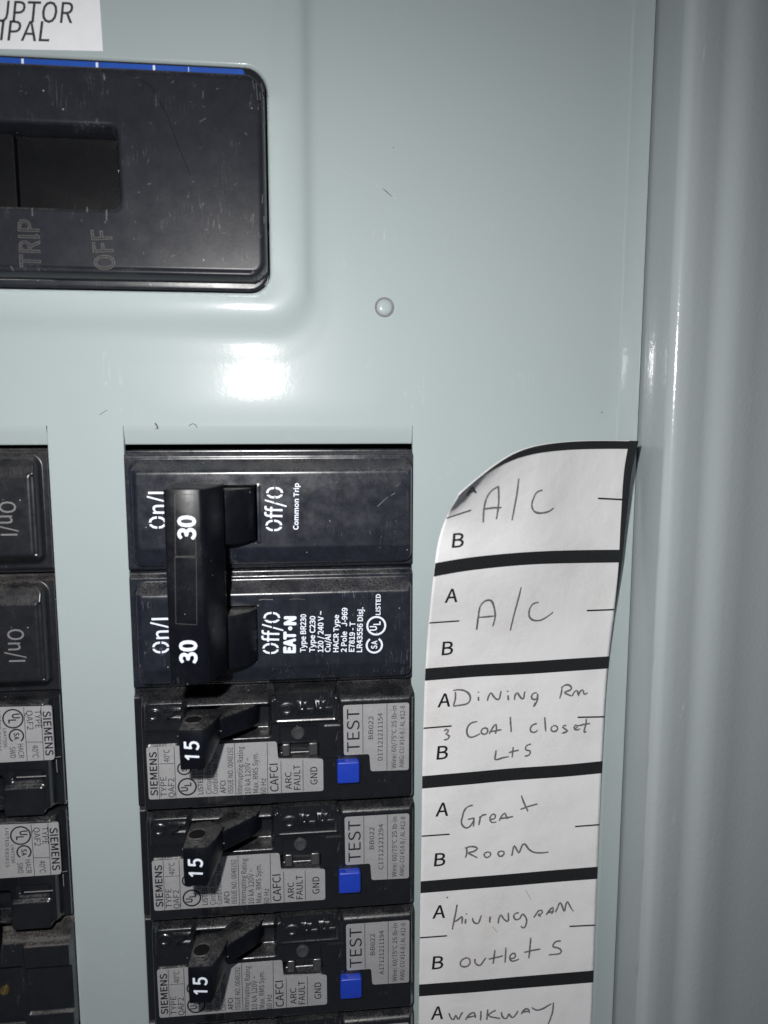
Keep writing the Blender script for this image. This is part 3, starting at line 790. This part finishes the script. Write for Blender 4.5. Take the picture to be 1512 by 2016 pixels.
# last one on the left: a different moulding with a brass screw
vt = VS1-2*PITCH
hf = HF(ULOPL+.2, ULL-.25, vt-PITCH+.05, vt-.05, .25, -1.0)
hf.h = np.interp(hf.V, [vt-PITCH, vt-PITCH+.6, vt-3.2, vt-2.4, vt-.6, vt], [2.4, 3.4, 3.4, 2.8, -.6, -1])
a = P(20, 1860, 3.4)[0]; b = P(150, 1860, 3.4)[0]
hf.level((a+2.8, b-.6, vt-8.6, vt-3.3), 4.3, .5, .5); hf.level((a+2.8, b-.6, vt-20, vt-9.2), 2.7, .5, .4); hf.level((a-20, a+2.0, vt-24, vt-8.6), .8, .4, .4)
bo = (ULL-6, vt-PITCH, 0)
lastb = thing('screw_breaker', 'black breaker with a brass screw at the bottom of the left column', 'circuit breaker', bo, None)
hf.mesh().build('body', DUSTY, lastb, bo, sharp=75)
sc_ = P(9, 1950, 1.0); m = MB(); N = 20
cir = lambda r, w: [(sc_[0]+r*math.cos(2*math.pi*i/N), sc_[1]+r*math.sin(2*math.pi*i/N), w) for i in range(N)]
m.rings([cir(1.15, .5), cir(1.15, 1.0), cir(.95, 1.3), cir(.5, 1.4), cir(.42, 1.1), cir(.1, 1.05)]); m.build('screw', BRASS, lastb, bo)

# ------------------------------------------------------------------ circuit directory paper, curling off the cover at the top
SS = np.array([0, .15, .3, .5, .75, 1.0])
CTRL = {   # rows down the sheet (in cells): photo x, y and height above the cover
 0.0: [(905,972,33.0),(955,930,29.5),(1006,895,25.5),(1073,874,20.5),(1164,867,13.0),(1257,868,7.2)],
 0.25:[(890,998,29.5),(931,967,27.0),(987,948,23.5),(1058,935,19.0),(1150,929,11.8),(1244,926,6.4)],
 0.5: [(879,1019,26.0),(922,1010,24.3),(973,1001,21.3),(1050,992,17.2),(1142,987,10.4),(1237,984,5.4)],
 0.75:[(864,1064,23.6),(912,1058,22.0),(966,1052,19.4),(1044,1046,15.6),(1137,1041,9.4),(1231,1040,4.5)],
 1.0: [(855,1122,22.0),(906,1113,20.2),(960,1106,17.8),(1039,1099,14.2),(1132,1096,8.4),(1226,1095,3.8)],
 1.5: [(844,1226,16.0),(896,1221,14.4),(949,1216,12.6),(1026,1209,9.6),(1119,1203,5.8),(1211,1200,2.4)],
 2.0: [(837,1328,11.0),(890,1324,9.8),(943,1320,8.4),(1017,1316,6.4),(1108,1310,4.0),(1198,1304,1.5)],
 3.0: [(831,1540,6.0),(884,1535,5.2),(937,1531,4.4),(1008,1525,3.2),(1097,1518,2.0),(1185,1510,.9)],
 4.0: [(828,1747,3.0),(880,1743,2.6),(932,1738,2.1),(1002,1732,1.6),(1089,1725,.9),(1176,1718,.5)],
 5.0: [(825,1950,1.4),(876,1946,1.2),(928,1942,1.0),(997,1936,.8),(1083,1929,.6),(1168,1922,.5)],
 6.0: [(823,2150,.8),(873,2146,.7),(924,2142,.6),(992,2136,.5),(1076,2129,.5),(1160,2122,.5)],
 7.0: [(821,2345,.6),(870,2341,.6),(920,2337,.5),(987,2331,.5),(1069,2324,.5),(1152,2317,.5)]}
TT = np.array(sorted(CTRL))
G = np.array([[(*P(x, y, w), w) for x, y, w in CTRL[t]] for t in TT])       # rows, cols, uvw
def nspline(x, Y):
    """natural cubic spline through rows of Y; returns an evaluator"""
    n = len(x); h = np.diff(x); A = np.eye(n); B = np.zeros_like(Y)
    for i in range(1, n-1):
        A[i,i-1], A[i,i], A[i,i+1] = h[i-1], 2*(h[i-1]+h[i]), h[i]
        B[i] = 6*((Y[i+1]-Y[i])/h[i]-(Y[i]-Y[i-1])/h[i-1])
    Mx = np.linalg.solve(A, B.reshape(n, -1)).reshape(Y.shape)
    def ev(q):
        q = np.asarray(q, float); i = np.clip(np.searchsorted(x, q)-1, 0, n-2); hh = h[i]; a = (x[i+1]-q)/hh; b = (q-x[i])/hh
        sh = (-1,)+(1,)*(Y.ndim-1); a, b, hh = a.reshape(sh), b.reshape(sh), hh.reshape(sh)
        return a*Y[i]+b*Y[i+1]+((a**3-a)*Mx[i]+(b**3-b)*Mx[i+1])*hh*hh/6
    return ev
NS, NTT = 61, 281
sg = np.linspace(0, 1, NS); tg_ = np.linspace(0, 7, NTT)
rows = nspline(TT, G)(tg_)                                   # NTT x cols x 3
SURF = nspline(SS, rows.transpose(1, 0, 2))(sg).transpose(1, 0, 2)   # NTT x NS x 3
SURF[...,2] = np.maximum(SURF[...,2], .25)
SURF[...,2] += .12*np.sin(sg[None,:]*5.1-tg_[:,None]*3.7+1)*np.sin(tg_[:,None]*1.9+sg[None,:]*3)*np.clip(SURF[...,2]/2, 0, 1)
SURF[...,2] += .10*np.sin(sg[None,:]*9+tg_[:,None]*2.3)*np.clip(tg_[:,None]/3, 0, 1)*np.clip(SURF[...,2]/3, 0, 1)
Tu = np.gradient(SURF, axis=1); Tv = np.gradient(SURF, axis=0)
NRM = np.cross(Tv, Tu); NRM /= np.linalg.norm(NRM, axis=-1)[...,None]
if NRM[150, 30, 2] < 0: NRM = -NRM
def bil(A, s, t):
    s = np.clip(np.asarray(s, float)*(NS-1), 0, NS-1.001); t = np.clip(np.asarray(t, float)/7*(NTT-1), 0, NTT-1.001)
    i, j = t.astype(int), s.astype(int); a, b = (t-i)[...,None], (s-j)[...,None]
    return A[i,j]*(1-a)*(1-b)+A[i+1,j]*a*(1-b)+A[i,j+1]*(1-a)*b+A[i+1,j+1]*a*b
def on_paper(s, t, off=.05): return bil(SURF, s, t)+bil(NRM, s, t)*off
PXG = np.stack(PROJ(SURF[...,0], SURF[...,1], SURF[...,2]), -1)
def inv(px, py):
    """photo position -> (s, t) on the sheet"""
    px = np.atleast_1d(np.asarray(px, float)); py = np.atleast_1d(np.asarray(py, float)); s = np.zeros(len(px)); t = np.zeros(len(px))
    sub = PXG[::4, ::3].copy()
    for k in range(len(px)):
        d = (sub[...,0]-px[k])**2+(sub[...,1]-py[k])**2; a, b = np.unravel_index(np.argmin(d), d.shape); s[k], t[k] = sg[::3][b], tg_[::4][a]
    for _ in range(8):
        q = bil(PXG, s, t); e = 2e-3
        qs = (bil(PXG, s+e, t)-bil(PXG, s-e, t))/(2*e); qt = (bil(PXG, s, t+e*4)-bil(PXG, s, t-e*4))/(8*e)
        r = np.stack([px, py], -1)-q; det = qs[:,0]*qt[:,1]-qs[:,1]*qt[:,0]; det = np.where(np.abs(det) < 1e-3, 1e-3, det)
        s = np.clip(s+.8*(r[:,0]*qt[:,1]-r[:,1]*qt[:,0])/det, .001, .999); t = np.clip(t+.8*(qs[:,0]*r[:,1]-qs[:,1]*r[:,0])/det, .002, 6.99)
    return s, t
po = tuple(SURF[160, 30])
m = MB(); m.grid([list(map(tuple, r)) for r in SURF])
paper = m.build('directory_sheet', PAPER, None, po, sharp=80)
me = paper.data
if me.polygons[100*60+30].normal.y > 0: me.flip_normals()
md = paper.modifiers.new('thickness', 'SOLIDIFY'); md.thickness = .00013; md.offset = -1
tag(paper, 'white paper circuit directory with pencilled room names, curling away from the cover', 'paper sheet')

def patch(mb, s0, s1, t0, t1, ns=40, nt=3, off=.05):
    S, T = np.meshgrid(np.linspace(s0, s1, ns), np.linspace(t0, t1, nt)); mb.grid([list(map(tuple, r)) for r in on_paper(S, T, off)])
def wiggle(p, amp):
    return p+rng.normal(0, amp, p.shape)
def paper_stroke(mb, pts, width, off=.07, taper=True, jit=.0, smooth=True):
    p = np.array(pts, float)
    if smooth and len(p) > 2:                                 # resample through a spline
        L = np.concatenate([[0], np.cumsum(np.linalg.norm(np.diff(p, axis=0), axis=1))]); p = nspline(L, p)(np.linspace(0, L[-1], max(8, int(L[-1]/4))))
    elif len(p) == 2: p = np.linspace(p[0], p[1], 8)
    if jit: p = p+rng.normal(0, jit, p.shape)
    s, t = inv(p[:,0], p[:,1]); X = on_paper(s, t, off); Nn = bil(NRM, s, t)
    d = np.gradient(X, axis=0); d /= np.linalg.norm(d, axis=1)[:,None]+1e-9
    n = np.cross(Nn, d); n /= np.linalg.norm(n, axis=1)[:,None]+1e-9
    wd_ = np.full(len(X), width/2)
    if taper: wd_ *= .72+.28*np.sin(np.linspace(.4, 2.9, len(X)))+rng.normal(0, .08, len(X))
    mb.grid([list(map(tuple, X-n*wd_[:,None])), list(map(tuple, X+n*wd_[:,None]))])
# heavy printed bars and the printed border
m = MB()
for k_ in range(7):
    m = MB(); patch(m, 0, 1, *((k_-.058, k_+.058) if k_ else (.004, .068)), 60, 4); m.build('printed_bar', BAR_INK, paper, po)
m = MB()
sb = np.linspace(.0, 1.95, 60)
A0 = on_paper(1-.05*np.clip(1-sb/1.6, 0, 1), sb, .055); A1 = on_paper(np.full(60, .9995), sb, .055)
m.grid([list(map(tuple, A0)), list(map(tuple, A1))])
m.build('printed_border', BAR_INK, paper, po)
m = MB()
for a, b in (((878,1020),(927,1004)),((1177,981),(1236,984)),((845,1226),(904,1222)),((1155,1202),(1209,1200)),((833,1433.5),(889,1429)),((1137,1412),(1190,1411)),
             ((829,1646),(885,1642)),((1132,1627),(1184,1623)),((826,1846),(880,1842)),((1121,1823.5),(1174,1821)),((823,2047),(876,2043))):
    m = MB(); paper_stroke(m, [a, b], .36, .06, False); m.build('printed_tick', BLACK_PRINT, paper, po)
m = MB()
def paper_letter(m, ch, x0, y0, wpx, hpx, bold=.012, lean=-.07):
    V, F = glyphs(ch, bold); x = (V[:,0]-V[:,0].min())/np.ptp(V[:,0])*wpx; y = V[:,1]/CAP*hpx
    s, t = inv(x0+x+y*.10, y0-y+x*lean); m.add(bil(SURF, s, t)+bil(NRM, s, t)*(.06+V[:,2:3]), F)
for ch, x, y, w_, h_ in (('B',889,1078,23,28),('A',875,1186,25,26),('B',869,1289.5,22,26),('A',861,1392,25,26),('B',859,1495,22,26),('A',857,1607,25,26),('B',854,1705,22,25),
                         ('A',851,1808,25,25),('B',850,1908,22,25),('A',848,2007,24,25)):
    paper_letter(m, ch, x, y, w_, h_)
paper_letter(m, 'A', 918, 976, 20, 14, .012, -.35)
m.build('printed_letter', BLACK_PRINT, paper, po)
# handwriting, stroke by stroke
def h6(x, y): return (820+x/3.287, 850+y/3.287)
def h8(x, y): return (800+x/2.1236, 840+y/2.1236)
def h1(x, y): return (800+x/2.1236, 1400+y/2.1236)
HW = [
 (h6, [[(430,585),(440,470),(480,385),(528,352)],[(528,352),(530,460),(515,565)],[(440,498),(490,492),(548,490)]]),
 (h6, [[(660,302),(648,400),(630,500),(617,572)]]),
 (h6, [[(812,378),(785,385),(755,430),(745,480),(765,518),(810,525),(860,512),(886,492)]]),
 (h6, [[(388,1280),(398,1200),(408,1135)],[(408,1135),(440,1095),(478,1090),(500,1130),(508,1190),(492,1258)],[(402,1200),(450,1196),(500,1192)]]),
 (h6, [[(676,1005),(655,1090),(628,1190),(605,1285)]]),
 (h6, [[(790,1102),(755,1112),(728,1160),(735,1205),(775,1222),(830,1205),(883,1166)]]),
 # Dining Rm
 (h8, [[(196,1165),(205,1130),(204,1108)],[(196,1102),(230,1100),(266,1126),(262,1150),(220,1164),(196,1168)]]),
 (h8, [[(300,1128),(302,1146)],[(300,1108),(301,1111)]]),
 (h8, [[(338,1146),(345,1122),(352,1112),(366,1130),(385,1140),(392,1118),(396,1104)]]),
 (h8, [[(424,1122),(426,1142)],[(422,1104),(424,1107)]]),
 (h8, [[(452,1142),(456,1118),(462,1112),(474,1128),(488,1138),(492,1118),(496,1106)]]),
 (h8, [[(545,1112),(528,1116),(524,1136),(540,1140),(548,1118)],[(548,1116),(546,1145),(532,1170),(538,1152)]]),
 (h8, [[(640,1136),(648,1108),(650,1092)],[(646,1092),(680,1080),(690,1094),(660,1112),(672,1118),(690,1126)]]),
 (h8, [[(694,1126),(702,1108),(712,1102),(718,1124),(726,1106),(738,1100),(742,1118),(757,1112)]]),
 # Coat closet
 (h8, [[(296,1232),(268,1240),(252,1272),(262,1296),(290,1292),(308,1282)]]),
 (h8, [[(318,1262),(312,1278),(324,1286),(340,1272),(336,1260),(318,1262)]]),
 (h8, [[(345,1284),(358,1262),(374,1244),(376,1262),(372,1284)],[(352,1274),(376,1270),(398,1266)]]),
 (h8, [[(434,1212),(436,1245),(438,1276)]]),
 (h8, [[(545,1240),(524,1250),(518,1270),(532,1278),(548,1268)]]),
 (h8, [[(578,1214),(580,1245),(582,1274)]]),
 (h8, [[(610,1252),(604,1268),(618,1274),(632,1262),(626,1250),(612,1250)]]),
 (h8, [[(668,1248),(652,1254),(664,1264),(672,1272),(650,1282),(660,1278),(676,1270)]]),
 (h8, [[(700,1262),(716,1252),(712,1246),(700,1258),(710,1268),(726,1262)]]),
 (h8, [[(752,1222),(748,1250),(744,1278),(752,1272)],[(716,1250),(745,1244),(768,1240)]]),
 (h8, [[(158,1272),(170,1264),(176,1272),(164,1284),(178,1290),(174,1304),(156,1308)]]),
 # Lts
 (h8, [[(374,1352),(372,1372),(370,1390),(400,1384),(428,1380)]]),
 (h8, [[(446,1338),(444,1360),(442,1382)],[(428,1362),(450,1356),(470,1352)]]),
 (h8, [[(522,1326),(500,1336),(498,1350),(518,1356),(514,1370),(494,1376)]]),
 # Great
 (h1, [[(278,392),(250,404),(234,440),(232,474),(250,488),(274,470),(284,446)],[(284,446),(256,452)],[(282,446),(280,482)]]),
 (h1, [[(308,438),(306,458),(302,476)],[(308,446),(320,434),(334,432)]]),
 (h1, [[(352,452),(372,444),(368,430),(350,442),(356,464),(376,462)]]),
 (h1, [[(388,458),(398,438),(412,426),(418,442),(424,450)],[(394,448),(410,446),(446,440)]]),
 (h1, [[(480,352),(490,380),(508,418)],[(476,410),(510,398),(548,388)]]),
 # Room
 (h1, [[(252,572),(252,594),(246,612)],[(244,572),(280,566),(296,572),(280,586),(258,592),(276,602),(296,612)]]),
 (h1, [[(340,588),(324,598),(330,610),(348,606),(352,592),(340,588)]]),
 (h1, [[(396,584),(382,592),(388,606),(404,602),(408,588),(396,584)]]),
 (h1, [[(440,604),(446,576),(450,562),(458,572),(470,592),(480,568),(492,554),(506,570),(530,588),(560,592),(594,588)]]),
 # Living rm
 (h1, [[(212,808),(204,850),(196,890),(192,912)],[(200,880),(222,866),(230,858),(232,888)]]),
 (h1, [[(248,868),(246,888)],[(250,846),(251,849)]]),
 (h1, [[(276,864),(284,884),(296,888),(308,868),(314,852)]]),
 (h1, [[(350,858),(348,884)]]),
 (h1, [[(384,886),(388,862),(394,852),(408,870),(424,878),(426,856),(426,842)]]),
 (h1, [[(470,842),(450,850),(452,868),(474,866),(484,848),(498,860),(500,890),(490,906),(478,898)]]),
 (h1, [[(532,862),(544,846),(552,832)],[(548,838),(566,832),(568,844),(550,850),(562,858)]]),
 (h1, [[(584,852),(600,830),(612,820),(612,838),(606,848)],[(592,842),(616,836)]]),
 (h1, [[(622,840),(634,816),(642,800),(652,818),(660,836),(666,810),(672,796),(684,816),(698,836)]]),
 # outlets
 (h1, [[(252,1030),(230,1042),(226,1062),(246,1068),(266,1052),(262,1034),(246,1030)]]),
 (h1, [[(286,1034),(290,1056),(306,1062),(322,1044),(334,1030)]]),
 (h1, [[(370,998),(366,1030),(362,1056)],[(344,1036),(380,1028),(404,1022)]]),
 (h1, [[(416,988),(414,1020),(412,1050)]]),
 (h1, [[(432,1034),(456,1024),(452,1012),(434,1022),(436,1042),(470,1036)]]),
 (h1, [[(520,946),(516,990),(512,1032)],[(492,1008),(526,1000),(560,994)]]),
 (h1, [[(646,960),(618,968),(612,982),(640,992),(648,1006),(620,1016),(596,1018)]]),
 # Walkway
 (h1, [[(178,1262),(186,1282),(196,1290),(206,1270),(216,1288),(228,1268),(236,1258)]]),
 (h1, [[(248,1290),(262,1268),(282,1260),(288,1282)],[(254,1280),(292,1272)]]),
 (h1, [[(312,1252),(310,1292)]]),
 (h1, [[(340,1246),(336,1290)],[(374,1250),(344,1272),(366,1280),(392,1284)]]),
 (h1, [[(398,1258),(402,1278),(418,1284),(428,1264),(440,1280),(456,1270),(466,1252)]]),
 (h1, [[(480,1266),(492,1248),(508,1244),(514,1262)],[(486,1258),(516,1252)]]),
 (h1, [[(524,1238),(540,1248),(572,1242),(606,1222)],[(614,1218),(612,1250),(600,1290),(590,1312)]]),
]
m = MB()
for cf, strokes in HW:
    for sk in strokes: paper_stroke(m, [cf(*q) for q in sk], .44, .075, True, .12)
m.build('pencil_handwriting', PENCIL, paper, po)
m = MB()
for pts in ([h1(498,745),h1(508,765),h1(520,788)],[h1(362,900),h1(372,915),h1(380,924)]): paper_stroke(m, pts, .16, .07, True)
m.build('stain', make_flat('rust_stain', (.50,.36,.30), .8), paper, po)
m = MB(); s_, t_ = inv([880.5], [1766.5]); c = on_paper(s_, t_, .07)[0]
m.rings([[(c[0]+.22*math.cos(i*.7854), c[1]+.22*math.sin(i*.7854), c[2]) for i in range(8)]]); m.build('stain', make_flat('brown_speck', (.30,.14,.06), .8), paper, po)
